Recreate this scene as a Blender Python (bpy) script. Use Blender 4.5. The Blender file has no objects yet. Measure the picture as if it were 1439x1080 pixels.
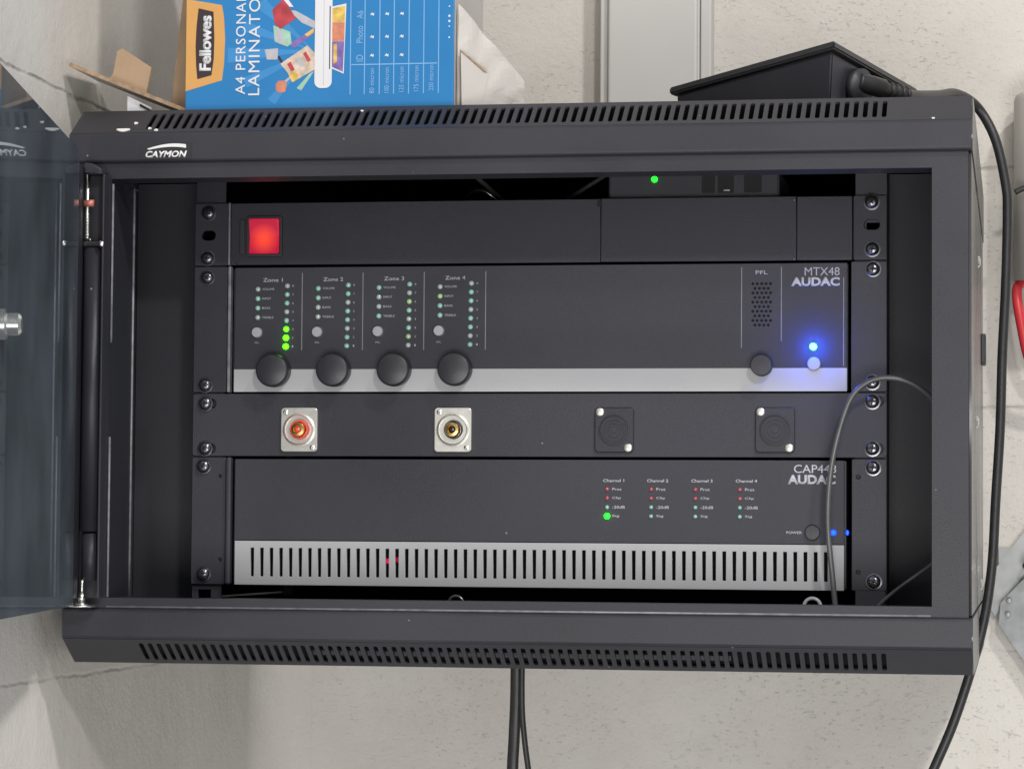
import bpy, bmesh, math, random
from mathutils import Matrix, Vector
random.seed(7)
sc = bpy.context.scene
C = sc.collection

# ------------------------------------------------------------------ camera
cam_d = bpy.data.cameras.new('camera'); cam = bpy.data.objects.new('camera', cam_d); C.objects.link(cam)
yaw, pitch, roll = 0.170251, 0.051927, 0.007398
fw = Vector((-math.sin(yaw)*math.cos(pitch), math.cos(yaw)*math.cos(pitch), math.sin(pitch)))
r0 = Vector((math.cos(yaw), math.sin(yaw), 0)); u0 = r0.cross(fw)
r1 = r0*math.cos(roll)+u0*math.sin(roll); u1 = -r0*math.sin(roll)+u0*math.cos(roll)
M3 = Matrix((r1, u1, -fw)).transposed()
cam.matrix_world = Matrix.Translation((0.62913, -1.89572, 0.08542)) @ M3.to_4x4()
cam_d.sensor_width = 36.0; cam_d.sensor_fit = 'HORIZONTAL'; cam_d.lens = 4153.0/1439.0*36.0
cam_d.clip_start = 0.05; cam_d.clip_end = 50
sc.camera = cam

# ------------------------------------------------------------------ world and lamps
w = bpy.data.worlds.new('World'); sc.world = w; w.use_nodes = True
bg = w.node_tree.nodes['Background']; bg.inputs[0].default_value = (0.93, 0.96, 1.0, 1); bg.inputs[1].default_value = 0.36
def area(name, loc, target, sx, sy, power, col):
    l = bpy.data.lights.new(name, 'AREA'); l.shape = 'RECTANGLE'; l.size = sx; l.size_y = sy; l.energy = power; l.color = col
    o = bpy.data.objects.new(name, l); C.objects.link(o); o.location = loc
    o.rotation_euler = (Vector(target)-Vector(loc)).to_track_quat('-Z', 'Y').to_euler(); return o
area('ceiling_lamp', (1.28, -2.35, 1.45), (0.3, 0.1, 0.2), 0.20, 0.12, 24, (1.0, 0.97, 0.93))
area('ceiling_lamp', (1.75, -1.55, 2.45), (0.3, 0.1, 0.2), 0.20, 0.12, 42, (1.0, 0.97, 0.94))
area('low_fill', (1.0, -3.3, -0.75), (0.3, 0.3, 0.1), 1.8, 1.1, 64, (1.0, 0.985, 0.96))  # added fill lamp low in front, brightens the wall under the cabinet
sc.view_settings.view_transform = 'Standard'; sc.view_settings.look = 'None'
sc.view_settings.exposure = 0.0; sc.view_settings.gamma = 1.0; sc.view_settings.use_curve_mapping = False

# ------------------------------------------------------------------ materials
def mat(name, col, rough=0.5, metal=0.0, var=0.0, vscale=40, bump=0.0, bscale=400, spec=0.5, coat=0.0, stretch=None, rvar=0.0, dust=0.0):
    m = bpy.data.materials.new(name); m.use_nodes = True; nt = m.node_tree; b = nt.nodes['Principled BSDF']
    b.inputs['Base Color'].default_value = (*col, 1); b.inputs['Roughness'].default_value = rough
    b.inputs['Metallic'].default_value = metal; b.inputs['Specular IOR Level'].default_value = spec
    b.inputs['Coat Weight'].default_value = coat
    tc = nt.nodes.new('ShaderNodeTexCoord'); mp = nt.nodes.new('ShaderNodeMapping')
    nt.links.new(tc.outputs['Object'], mp.inputs[0])
    if stretch: mp.inputs['Scale'].default_value = stretch
    if var or rvar:
        n = nt.nodes.new('ShaderNodeTexNoise'); n.inputs['Scale'].default_value = vscale; n.inputs['Detail'].default_value = 6
        nt.links.new(mp.outputs[0], n.inputs['Vector'])
        if var:
            mr = nt.nodes.new('ShaderNodeMapRange'); mr.inputs['From Min'].default_value = .3; mr.inputs['From Max'].default_value = .7
            mr.inputs['To Min'].default_value = 1-var; mr.inputs['To Max'].default_value = 1+var
            nt.links.new(n.outputs['Fac'], mr.inputs['Value'])
            mx = nt.nodes.new('ShaderNodeVectorMath'); mx.operation = 'SCALE'; mx.inputs[0].default_value = col
            nt.links.new(mr.outputs[0], mx.inputs['Scale']); nt.links.new(mx.outputs[0], b.inputs['Base Color'])
        if rvar:
            mr = nt.nodes.new('ShaderNodeMapRange'); mr.inputs['From Min'].default_value = .3; mr.inputs['From Max'].default_value = .7
            mr.inputs['To Min'].default_value = rough-rvar; mr.inputs['To Max'].default_value = rough+rvar
            nt.links.new(n.outputs['Fac'], mr.inputs['Value']); nt.links.new(mr.outputs[0], b.inputs['Roughness'])
    if dust:
        vo = nt.nodes.new('ShaderNodeTexVoronoi'); vo.inputs['Scale'].default_value = 85; nt.links.new(mp.outputs[0], vo.inputs['Vector'])
        pk = nt.nodes.new('ShaderNodeMath'); pk.operation = 'LESS_THAN'; pk.inputs[1].default_value = .055; nt.links.new(vo.outputs['Distance'], pk.inputs[0])
        sp = nt.nodes.new('ShaderNodeSeparateColor'); nt.links.new(vo.outputs['Color'], sp.inputs[0])
        ch = nt.nodes.new('ShaderNodeMath'); ch.operation = 'LESS_THAN'; ch.inputs[1].default_value = dust; nt.links.new(sp.outputs[0], ch.inputs[0])
        an = nt.nodes.new('ShaderNodeMath'); an.operation = 'MULTIPLY'; nt.links.new(pk.outputs[0], an.inputs[0]); nt.links.new(ch.outputs[0], an.inputs[1])
        mc = nt.nodes.new('ShaderNodeMix'); mc.data_type = 'RGBA'; mc.inputs[7].default_value = (.22, .22, .22, 1)
        nt.links.new(an.outputs[0], mc.inputs[0]); src = b.inputs['Base Color'].links[0].from_socket; nt.links.new(src, mc.inputs[6]); nt.links.new(mc.outputs[2], b.inputs['Base Color'])
    if bump:
        n2 = nt.nodes.new('ShaderNodeTexNoise'); n2.inputs['Scale'].default_value = bscale; n2.inputs['Detail'].default_value = 3
        nt.links.new(mp.outputs[0], n2.inputs['Vector'])
        bp = nt.nodes.new('ShaderNodeBump'); bp.inputs['Strength'].default_value = bump; bp.inputs['Distance'].default_value = 0.0006
        nt.links.new(n2.outputs['Fac'], bp.inputs['Height']); nt.links.new(bp.outputs[0], b.inputs['Normal'])
    return m
def emit(name, col, strength, centre=None):
    m = bpy.data.materials.new(name); m.use_nodes = True; b = m.node_tree.nodes['Principled BSDF']
    b.inputs['Base Color'].default_value = (*[min(1, c*.5) for c in col], 1); b.inputs['Roughness'].default_value = .3
    b.inputs['Emission Color'].default_value = (*col, 1); b.inputs['Emission Strength'].default_value = strength
    if centre:
        nt = m.node_tree; g = nt.nodes.new('ShaderNodeTexGradient'); g.gradient_type = 'SPHERICAL'
        tc = nt.nodes.new('ShaderNodeTexCoord'); mp = nt.nodes.new('ShaderNodeMapping')
        mp.vector_type = 'POINT'; mp.inputs['Scale'].default_value = (1/.013,)*3
        mp.inputs['Location'].default_value = [-c/.013 for c in centre[0]]
        nt.links.new(tc.outputs['Object'], mp.inputs[0]); nt.links.new(mp.outputs[0], g.inputs[0])
        cr = nt.nodes.new('ShaderNodeValToRGB'); cr.color_ramp.elements[0].color = (*col, 1); cr.color_ramp.elements[1].color = (*centre[1], 1); cr.color_ramp.elements[0].position = .12; cr.color_ramp.elements[1].position = .95
        nt.links.new(g.outputs['Fac'], cr.inputs[0]); nt.links.new(cr.outputs[0], b.inputs['Emission Color'])
    return m
PAINT = mat('black_powder_coat', (.029, .0285, .036), .42, var=.28, vscale=7, bump=.22, bscale=1900, rvar=.12, dust=.16, spec=.36)
INNER = mat('shaded_inner_paint', (.020, .021, .028), .5, bump=.3, bscale=1500)  # darkened copy of the cabinet paint, inner shade put into the colour
FACE = mat('anodised_black_face', (.036, .0355, .046), .44, var=.20, vscale=6, bump=.3, bscale=1800, rvar=.10, dust=.08, spec=.34)
FACE2 = mat('satin_black_face', (.032, .0315, .041), .41, var=.14, vscale=11, bump=.3, bscale=1800, rvar=.10, dust=.09, spec=.34)
EDGE = mat('highlit_paint_edge', (.20, .20, .22), .34, var=.3, vscale=120)  # paler than the paint, edge highlights put into the colour
SILVER = mat('silver_print_strip', (.41, .415, .43), .46, metal=.0, var=.03, vscale=30)
STEEL = mat('bright_zinc', (.72, .72, .70), .26, metal=1.0, var=.12, vscale=160)
NICKEL = mat('nickel_plate', (.78, .76, .70), .34, metal=.85, var=.08, vscale=200)
DARKSTEEL = mat('black_zinc_screw', (.16, .16, .175), .24, metal=.9, var=.2, vscale=300)
GOLD = mat('gold_plate', (.90, .62, .24), .22, metal=1.0, var=.06, vscale=300)
COPPER = mat('copper_red_pin', (.55, .20, .15), .42, metal=.3, var=.1, vscale=300)
PLASTIC = mat('black_plastic', (.030, .030, .035), .42, var=.08, vscale=60, bump=.2, bscale=1800)
KNOB = mat('knob_plastic', (.028, .028, .034), .36, bump=.15, bscale=2500, var=.05)
GREYBTN = mat('light_grey_button', (.37, .37, .40), .4, var=.03)
PRINT = mat('white_print', (.50, .50, .53), .55, var=.05, vscale=300)
PRINTDIM = mat('grey_print', (.36, .36, .39), .55, var=.15, vscale=500)
LINE = mat('engraved_line', (.20, .20, .225), .5, var=.1, vscale=200)
HOLE = mat('dark_hole', (.012, .012, .014), .8, var=.05)
RED = mat('red_insulator', (.75, .10, .07), .35, var=.05)
RUBBER = mat('black_rubber', (.022, .021, .022), .42, var=.15, vscale=90, bump=.2, bscale=900)
CABLEGREY = mat('grey_cable_jacket', (.10, .10, .105), .30, var=.1, vscale=90)
TRUNK = mat('grey_white_pvc', (.60, .59, .57), .42, var=.03, vscale=12)
CARD = mat('brown_cardboard', (.37, .255, .16), .8, var=.10, vscale=45, bump=.3, bscale=500)
CARDEDGE = mat('corrugated_edge', (.34, .23, .145), .85, var=.3, vscale=260)
CARDWHITE = mat('white_board_liner', (.54, .51, .48), .62, var=.05, vscale=30, bump=.3, bscale=300)
BLUE = mat('blue_box_print', (.015, .185, .455), .34, var=.10, vscale=8)
BLUELT = mat('light_blue_print', (.04, .235, .53), .36, var=.05)
BLUEPALE = mat('pale_blue_print', (.20, .40, .66), .36, var=.05)
ORANGE = mat('orange_print', (.62, .325, .10), .36, var=.05)
PDARK = mat('dark_brown_print', (.035, .022, .026), .36, var=.05)
PWHITE = mat('white_box_print', (.66, .66, .68), .36, var=.02)
PGREY = mat('grey_box_print', (.42, .42, .46), .4, var=.1, vscale=200)
PRED = mat('red_box_print', (.42, .045, .06), .36, var=.3, vscale=120)
PGREEN = mat('green_box_print', (.30, .50, .38), .36, var=.2, vscale=150)
PYEL = mat('yellow_box_print', (.62, .42, .10), .36, var=.3, vscale=200)
PBEIGE = mat('beige_box_print', (.55, .44, .36), .36, var=.3, vscale=200)
PPURPLE = mat('purple_box_print', (.20, .13, .38), .36, var=.3, vscale=200)
PORANGE2 = mat('salmon_box_print', (.55, .20, .12), .36, var=.2, vscale=200)
GALV = mat('galvanised_steel', (.33, .34, .34), .5, metal=.5, var=.15, vscale=60)
GALVD = mat('dull_galvanised_steel', (.20, .21, .21), .45, metal=.6, var=.2, vscale=60)
REDPL = mat('red_plastic_grip', (.62, .04, .05), .35, var=.05)
OFFWH = mat('off_white_plastic', (.50, .48, .44), .5, var=.04, vscale=20)
WHITEFLECK = mat('white_paint_fleck', (.85, .84, .82), .5, var=.03)
LEDOFF = mat('clear_led_lens', (.25, .48, .39), .2, var=.25, vscale=90, coat=.6)
LEDOFF2 = mat('pale_led_lens', (.36, .43, .40), .2, var=.15, vscale=90, coat=.6)
LEDYG = mat('yellowish_led_lens', (.36, .54, .26), .2, var=.15, vscale=90, coat=.6)
LEDRED = mat('red_led_lens', (.42, .08, .10), .25, var=.2, vscale=300, coat=.6)
LEDGREEN = emit('lit_green_led', (.045, 1.0, .002), 8.0)
LEDGREEN2 = emit('lit_pure_green_led', (.006, 1.0, .012), 7.0)
LEDBLUE = emit('lit_blue_led', (.05, .55, 1.0), 14.0)
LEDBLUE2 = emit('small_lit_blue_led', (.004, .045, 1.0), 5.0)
ROCKER = emit('lit_red_rocker', (.40, .002, .030), 1.0, ((.1095, .100, .2925), (1.0, .075, .025)))

def wall_mat():
    m = bpy.data.materials.new('painted_block_wall'); m.use_nodes = True; nt = m.node_tree; b = nt.nodes['Principled BSDF']
    b.inputs['Roughness'].default_value = .66; b.inputs['Specular IOR Level'].default_value = .35
    N = nt.nodes.new; L = nt.links.new
    tc = N('ShaderNodeTexCoord'); sep = N('ShaderNodeSeparateXYZ'); L(tc.outputs['Object'], sep.inputs[0])
    def noise(scale, detail, vec=None, rough=.5):
        n = N('ShaderNodeTexNoise'); n.inputs['Scale'].default_value = scale; n.inputs['Detail'].default_value = detail; n.inputs['Roughness'].default_value = rough
        L(vec or tc.outputs['Object'], n.inputs[0]); return n.outputs['Fac']
    def mth(op, a, bb=0.0):
        q = N('ShaderNodeMath'); q.operation = op
        for i, v in enumerate((a, bb)):
            if isinstance(v, (int, float)): q.inputs[i].default_value = v
            else: L(v, q.inputs[i])
        return q.outputs[0]
    def rng(v, a, c, lo=0.0, hi=1.0):
        q = N('ShaderNodeMapRange'); q.inputs['From Min'].default_value = a; q.inputs['From Max'].default_value = c
        q.inputs['To Min'].default_value = lo; q.inputs['To Max'].default_value = hi; L(v, q.inputs['Value']); return q.outputs[0]
    cr = N('ShaderNodeValToRGB'); cr.color_ramp.elements[0].position = .3; cr.color_ramp.elements[1].position = .72
    cr.color_ramp.elements[0].color = (.61, .575, .525, 1); cr.color_ramp.elements[1].color = (.73, .705, .660, 1); L(noise(4.5, 8, rough=.62), cr.inputs[0])
    mp = N('ShaderNodeMapping'); mp.inputs['Scale'].default_value = (1, 1, 2.0); L(tc.outputs['Object'], mp.inputs[0])
    rough_zone = rng(mth('ADD', sep.outputs['X'], mth('MULTIPLY', noise(14, 4), .10)), .05, .13, .12, 1.0)     # the plaster gets rougher away from the corner
    pit = rng(noise(210, 5, mp.outputs[0], .62), .26, .40)
    patch = rng(noise(16, 3), .38, .62)                                                                     # pits come in patches
    pits = mth('MULTIPLY', mth('SUBTRACT', 1.0, pit), mth('MULTIPLY', rough_zone, mth('ADD', mth('MULTIPLY', patch, .7), .3)))
    lumps = mth('ADD', mth('MULTIPLY', noise(30, 6, rough=.55), 1.1), mth('MULTIPLY', noise(330, 4, rough=.65), .34))
    zz = mth('ADD', mth('SUBTRACT', sep.outputs['Z'], mth('MULTIPLY', sep.outputs['X'], .012)), mth('MULTIPLY', mth('SUBTRACT', noise(34, 8, rough=.62), .5), .007))
    gap = None
    for z0, k in ((.3905, 1.0), (-.0115, .45), (.19, .6)):
        d = mth('MULTIPLY', rng(mth('ABSOLUTE', mth('SUBTRACT', zz, z0)), .0002, .0021, 1.0, 0.0), k)
        gap = d if gap is None else mth('MAXIMUM', gap, d)
    gap = mth('MULTIPLY', gap, rng(noise(22, 6), .36, .56, .25, 1.0))
    hgt = mth('SUBTRACT', mth('SUBTRACT', lumps, mth('MULTIPLY', pits, .52)), mth('MULTIPLY', gap, 1.2))
    bp = N('ShaderNodeBump'); bp.inputs['Strength'].default_value = .6; bp.inputs['Distance'].default_value = .0024
    L(hgt, bp.inputs['Height']); L(bp.outputs[0], b.inputs['Normal'])
    dk = mth('SUBTRACT', 1.0, mth('MAXIMUM', mth('MULTIPLY', gap, .38), mth('MULTIPLY', pits, .10)))       # grime in open joints and pits
    v = N('ShaderNodeVectorMath'); v.operation = 'SCALE'; L(cr.outputs[0], v.inputs[0]); L(dk, v.inputs['Scale']); L(v.outputs[0], b.inputs['Base Color'])
    return m
WALL = wall_mat()

def glass_mat():
    m = bpy.data.materials.new('smoked_glass'); m.use_nodes = True; nt = m.node_tree; nt.nodes.clear()
    N = nt.nodes.new; L = nt.links.new
    out = N('ShaderNodeOutputMaterial'); mx = N('ShaderNodeMixShader'); tr = N('ShaderNodeBsdfTransparent'); gl = N('ShaderNodeBsdfGlossy'); fr = N('ShaderNodeFresnel')
    tr.inputs[0].default_value = (.20, .22, .24, 1); gl.inputs[0].default_value = (.70, .76, .80, 1); gl.inputs['Roughness'].default_value = .015
    n = N('ShaderNodeTexNoise'); n.inputs['Scale'].default_value = 30; mr = N('ShaderNodeMapRange'); mr.inputs['To Min'].default_value = .004; mr.inputs['To Max'].default_value = .03
    tc = N('ShaderNodeTexCoord'); L(tc.outputs['Object'], n.inputs[0]); L(n.outputs['Fac'], mr.inputs['Value']); L(mr.outputs[0], gl.inputs['Roughness'])
    fr.inputs['IOR'].default_value = 1.52
    L(fr.outputs[0], mx.inputs[0]); L(tr.outputs[0], mx.inputs[1]); L(gl.outputs[0], mx.inputs[2])
    df = N('ShaderNodeBsdfDiffuse'); df.inputs[0].default_value = (.42, .50, .58, 1); m2 = N('ShaderNodeMixShader'); n6 = N('ShaderNodeTexNoise'); n6.inputs['Scale'].default_value = 9; n6.inputs['Detail'].default_value = 6
    L(tc.outputs['Object'], n6.inputs[0]); r6 = N('ShaderNodeMapRange'); r6.inputs['From Min'].default_value = .3; r6.inputs['From Max'].default_value = .7; r6.inputs['To Min'].default_value = .06; r6.inputs['To Max'].default_value = .19
    L(n6.outputs['Fac'], r6.inputs['Value']); L(r6.outputs[0], m2.inputs[0]); L(mx.outputs[0], m2.inputs[1]); L(df.outputs[0], m2.inputs[2]); L(m2.outputs[0], out.inputs[0]); return m
GLASS = glass_mat()

# ------------------------------------------------------------------ mesh helpers
def mk(name, me, m, parent=None):
    o = bpy.data.objects.new(name, me); C.objects.link(o)
    if m is not None:
        if me.materials: me.materials[0] = m
        else: me.materials.append(m)
    if parent is not None: o.parent = parent
    return o
def pyd(name, v, f, smooth=False):
    me = bpy.data.meshes.new(name); me.from_pydata([tuple(a) for a in v], [], f); me.update()
    if smooth: me.polygons.foreach_set('use_smooth', [True]*len(me.polygons))
    return me
def thing(name, label, cat, group=None, loc=(0, 0, 0)):
    o = bpy.data.objects.new(name, None); o.empty_display_size = .02; C.objects.link(o); o.location = loc
    o['label'] = label; o['category'] = cat
    if group: o['group'] = group
    return o
def tag(o, label, cat, group=None):
    o['label'] = label; o['category'] = cat
    if group: o['group'] = group
    return o
def box(name, x0, x1, y0, y1, z0, z1, m, parent=None, bev=0.0, seg=2):
    bm = bmesh.new(); bmesh.ops.create_cube(bm, size=1)
    for v in bm.verts: v.co = Vector((x0+(v.co.x+.5)*(x1-x0), y0+(v.co.y+.5)*(y1-y0), z0+(v.co.z+.5)*(z1-z0)))
    if bev: bmesh.ops.bevel(bm, geom=bm.edges[:], offset=bev, segments=seg, affect='EDGES', profile=.5)
    me = bpy.data.meshes.new(name); bm.to_mesh(me); bm.free()
    return mk(name, me, m, parent)
def loops_mesh(loops, thick, bev=0.0):
    cu = bpy.data.curves.new('t', 'CURVE'); cu.dimensions = '2D'; cu.fill_mode = 'BOTH'
    cu.extrude = thick/2-bev; cu.bevel_depth = bev; cu.offset = -bev; cu.bevel_resolution = 1
    for lp in loops:
        s = cu.splines.new('POLY'); s.points.add(len(lp)-1); s.use_cyclic_u = True
        for p, (a, b) in zip(s.points, lp): p.co = (a, b, 0, 1)
    o = bpy.data.objects.new('t', cu); me = bpy.data.meshes.new_from_object(o)
    bpy.data.objects.remove(o); bpy.data.curves.remove(cu); return me
def plate(name, loops, y, thick, m, parent=None, bev=0.0):
    """flat sheet facing the viewer: outline and holes in (x, z), front face at y"""
    me = loops_mesh(loops, thick, bev)
    me.transform(Matrix(((1, 0, 0, 0), (0, 0, -1, y+thick/2), (0, 1, 0, 0), (0, 0, 0, 1))))
    return mk(name, me, m, parent)
def plate_x(name, loops, x, thick, m, parent=None, bev=0.0):
    """flat sheet in the (y, z) plane, from x to x+thick"""
    me = loops_mesh(loops, thick, bev)
    me.transform(Matrix(((0, 0, 1, x+thick/2), (1, 0, 0, 0), (0, 1, 0, 0), (0, 0, 0, 1))))
    return mk(name, me, m, parent)
def rect(x0, x1, z0, z1): return [(x0, z0), (x1, z0), (x1, z1), (x0, z1)]
def rrect(x0, x1, z0, z1, r, n=5):
    p = []
    for cx, cz, a in ((x1-r, z0+r, -90), (x1-r, z1-r, 0), (x0+r, z1-r, 90), (x0+r, z0+r, 180)):
        for i in range(n+1):
            t = math.radians(a+90*i/n); p.append((cx+r*math.cos(t), cz+r*math.sin(t)))
    return p
def circ(x, z, r, n=24): return [(x+r*math.cos(2*math.pi*i/n), z+r*math.sin(2*math.pi*i/n)) for i in range(n)]
def slot(x, z, w_, h_, n=4): return rrect(x-w_/2, x+w_/2, z-h_/2, z+h_/2, min(w_, h_)/2*.98, n)
def lathe_me(prof, n=28, smooth=True):
    """profile of (radius, y) turned about the y axis"""
    v, f = [], []
    for r, y in prof:
        for i in range(n):
            a = 2*math.pi*i/n; v.append((r*math.cos(a), y, r*math.sin(a)))
    for k in range(len(prof)-1):
        for i in range(n):
            j = (i+1) % n; f.append((k*n+i, k*n+j, (k+1)*n+j, (k+1)*n+i))
    f.append(tuple(range(n-1, -1, -1))); f.append(tuple((len(prof)-1)*n+i for i in range(n)))
    me = pyd('lathe', v, f)
    bm = bmesh.new(); bm.from_mesh(me); bmesh.ops.recalc_face_normals(bm, faces=bm.faces); bm.to_mesh(me); bm.free()
    if smooth:
        me.polygons.foreach_set('use_smooth', [True]*len(me.polygons)); me.set_sharp_from_angle(angle=math.radians(40))
    return me
def put(name, me, m, parent, x, y, z):
    o = mk(name, me, None, parent)
    if m is not None and not me.materials: me.materials.append(m)
    o.location = (x, y, z); return o
def spline(pts, n=10):
    P = [Vector(p) for p in pts]; P = [P[0]*2-P[1]]+P+[P[-1]*2-P[-2]]; out = []
    for i in range(1, len(P)-2):
        a, b, c, d = P[i-1:i+3]
        for k in range(n):
            t = k/n; out.append(.5*((2*b)+(c-a)*t+(2*a-5*b+4*c-d)*t*t+(3*b-a-3*c+d)*t**3))
    out.append(P[-2]); return out
def tube_me(pts, r, n=12, sub=10, flat=1.0):
    P = spline(pts, sub) if sub else [Vector(p) for p in pts]; v, f = [], []
    T0 = (P[1]-P[0]).normalized(); up = Vector((0, 1, 0)) if abs(T0.y) < .9 else Vector((1, 0, 0)); nrm = (up-T0*up.dot(T0)).normalized()
    for i, p in enumerate(P):
        T = (P[min(i+1, len(P)-1)]-P[max(i-1, 0)]).normalized(); nrm = (nrm-T*nrm.dot(T)).normalized(); bi = T.cross(nrm)
        rr = r[i*len(r)//len(P)] if isinstance(r, (list, tuple)) else r
        for k in range(n):
            a = 2*math.pi*k/n; v.append(p+nrm*math.cos(a)*rr*flat+bi*math.sin(a)*rr)
    for i in range(len(P)-1):
        for k in range(n):
            j = (k+1) % n; f.append((i*n+k, i*n+j, (i+1)*n+j, (i+1)*n+k))
    f.append(tuple(range(n-1, -1, -1))); f.append(tuple((len(P)-1)*n+k for k in range(n)))
    me = pyd('tube', v, f, True); bm = bmesh.new(); bm.from_mesh(me); bmesh.ops.recalc_face_normals(bm, faces=bm.faces); bm.to_mesh(me); bm.free(); return me
def text(name, s, x0, x1, z0, z1, y, m, parent, bold=0.0, shear=0.0, rot=0, spacing=1.0, th=.00025):
    """flat lettering fitted into the box x0..x1, z0..z1 in front of the plane y; rot=90 reads upwards"""
    cu = bpy.data.curves.new('txt', 'FONT'); cu.body = s; cu.size = 1; cu.offset = bold; cu.shear = shear; cu.space_character = spacing; cu.resolution_u = 3
    o = bpy.data.objects.new('txt', cu); me = bpy.data.meshes.new_from_object(o); bpy.data.objects.remove(o); bpy.data.curves.remove(cu)
    if rot: me.transform(Matrix.Rotation(math.radians(rot), 4, 'Z'))
    xs = [v.co.x for v in me.vertices]; ys = [v.co.y for v in me.vertices]
    a, b, c, d = min(xs), max(xs), min(ys), max(ys); sx = (x1-x0)/(b-a); sz = (z1-z0)/(d-c)
    bm = bmesh.new(); bm.from_mesh(me)
    for v in bm.verts: v.co = Vector((x0+(v.co.x-a)*sx, y-th, z0+(v.co.y-c)*sz))
    bmesh.ops.recalc_face_normals(bm, faces=bm.faces)
    for fc in bm.faces:
        if fc.normal.y > 0: fc.normal_flip()
    ext = bmesh.ops.extrude_face_region(bm, geom=bm.faces[:])
    for e in ext['geom']:
        if isinstance(e, bmesh.types.BMVert): e.co.y = y+.0001
    bm.to_mesh(me); bm.free(); return mk(name, me, m, parent)
def poly(name, pts, y, m, parent, th=.0002):
    return plate(name, [pts], y-th, th+.00005, m, parent)
def quad3(name, pts, th, m, parent, edge=None):
    """a thin sheet through given corner points with real thickness"""
    P = [Vector(p) for p in pts]; nn = (P[1]-P[0]).cross(P[2]-P[0]).normalized()*th; k = len(P)
    v = P+[p+nn for p in P]; f = [tuple(range(k-1, -1, -1)), tuple(range(k, 2*k))]+[(i, (i+1) % k, k+(i+1) % k, k+i) for i in range(k)]
    me = pyd(name, v, f); o = mk(name, me, m, parent)
    if edge: me.materials.append(edge); [setattr(pp, 'material_index', 1) for pp in list(me.polygons)[2:]]
    return o

# ------------------------------------------------------------------ walls
wb = box('wall_back', -.40, 1.6, .602, .70, -.9, 1.5, WALL); wb['kind'] = 'structure'
cor = [(-.12, -1.2), (-.02, -1.2), (-.02, .556)]+[(.026-.046*math.cos(math.radians(a)), .556+.0458*math.sin(math.radians(a))) for a in range(10, 91, 10)]+[(-.12, .6018)]
kc = len(cor); wl = mk('wall_left', pyd('wall_left', [(x, y, z) for z in (-.9, 1.5) for x, y in cor], [tuple(range(kc-1, -1, -1)), tuple(range(kc, 2*kc))]+[(i, (i+1) % kc, (i+1) % kc+kc, i+kc) for i in range(kc)], True), WALL)
wl.data.set_sharp_from_angle(angle=math.radians(40)); wl['kind'] = 'structure'

# ------------------------------------------------------------------ cabinet
TOP = .3730
cab = thing('rack_cabinet', 'black steel wall cabinet holding the rack units, its glass door swung open', 'cabinet')
def cap_end(sgn):
    if sgn > 0: return [(0, .335), (0, .3535), (.030, TOP), (.6, TOP), (.6, .335)]
    return [(0, .0368), (0, .0178), (.028, 0), (.6, 0), (.6, .0368)]
SIDE = mat('smooth_side_paint', (.060, .058, .060), .24, var=.08, vscale=12, rvar=.05)
for x in (0, .5985):
    plate_x('cap_side', [cap_end(1)], x, .0015, SIDE, cab); plate_x('cap_side', [cap_end(-1)], x, .0015, SIDE, cab)
sidep = []
for x in (.0008, .5977): sidep.append(plate_x('side_panel', [rect(.004, .598, .0385, .3333)], x, .0015, SIDE, cab))
box('top_plate', .0015, .5985, .0302, .6, TOP-.0015, TOP, PAINT, cab)
box('bottom_plate', .0015, .5985, .0282, .6, 0, .0015, PAINT, cab)
box('back_plate', .0015, .5985, .5985, .602, .0015, TOP-.0015, INNER, cab)
box('inner_floor', .0025, .5970, .056, .598, .0330, .0345, INNER, cab)
def sheet(name, prof, x0, x1, m, th=.0014):
    v, f = [], []
    for y, z in prof: v += [(x0, y, z), (x1, y, z)]
    for i in range(len(prof)-1): f.append((2*i, 2*i+1, 2*i+3, 2*i+2))
    o = mk(name, pyd(name, v, f, False), m, cab)
    md = o.modifiers.new('s', 'SOLIDIFY'); md.thickness = th; md.offset = 0; return o
def arc(cy, cz, r, a0, a1, n=5): return [(cy+r*math.cos(math.radians(a0+(a1-a0)*i/n)), cz+r*math.sin(math.radians(a0+(a1-a0)*i/n))) for i in range(n+1)]
# front bands: rolled lip, flat face, bend into the slope
sheet('front_band', [(.008, .3350)]+arc(.0022, .3370, .0018, 270, 180)+[(.0004, .3525), (.0012, .3540)], .0008, .5992, PAINT)
sheet('front_band', [(.008, .0366)]+arc(.0022, .0346, .0018, 90, 180)+[(.0004, .0188), (.0012, .0172)], .0008, .5992, PAINT)
def vent(name, ya, za, yb, zb, pitch0, s0, s1):
    ln = math.hypot(yb-ya, zb-za); loops = [rect(.0008, .5992, 0, ln)]
    n = 81
    for i in range(n):
        x = .0530+i*(.5436-.0530)/(n-1); loops.append(slot(x, (s0+s1)/2*ln, .0031, (s1-s0)*ln, 3))
    me = loops_mesh(loops, .0014); dy, dz = (yb-ya)/ln, (zb-za)/ln
    # local (a, b, c) -> x, along the slope, outward
    me.transform(Matrix(((1, 0, 0, 0), (0, dy, -abs(dz), ya), (0, dz, (1 if dz > 0 else -1)*abs(dy), za), (0, 0, 0, 1))))
    return mk(name, me, PAINT, cab)
vent('vent_panel', .0012, .3540, .0300, TOP, 0, .14, .84)
vent('vent_panel', .0012, .0172, .0280, .0007, 0, .16, .86)
box('inner_strip', .165, .445, .0182, .0190, .0075, .0105, INNER, cab)
box('lower_dark_sheet', .003, .597, .032, .0335, .0018, .0325, HOLE, cab); box('upper_dark_sheet', .003, .597, .040, .0415, .338, TOP-.002, HOLE, cab)  # near-black sheets close behind the vent slots
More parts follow.
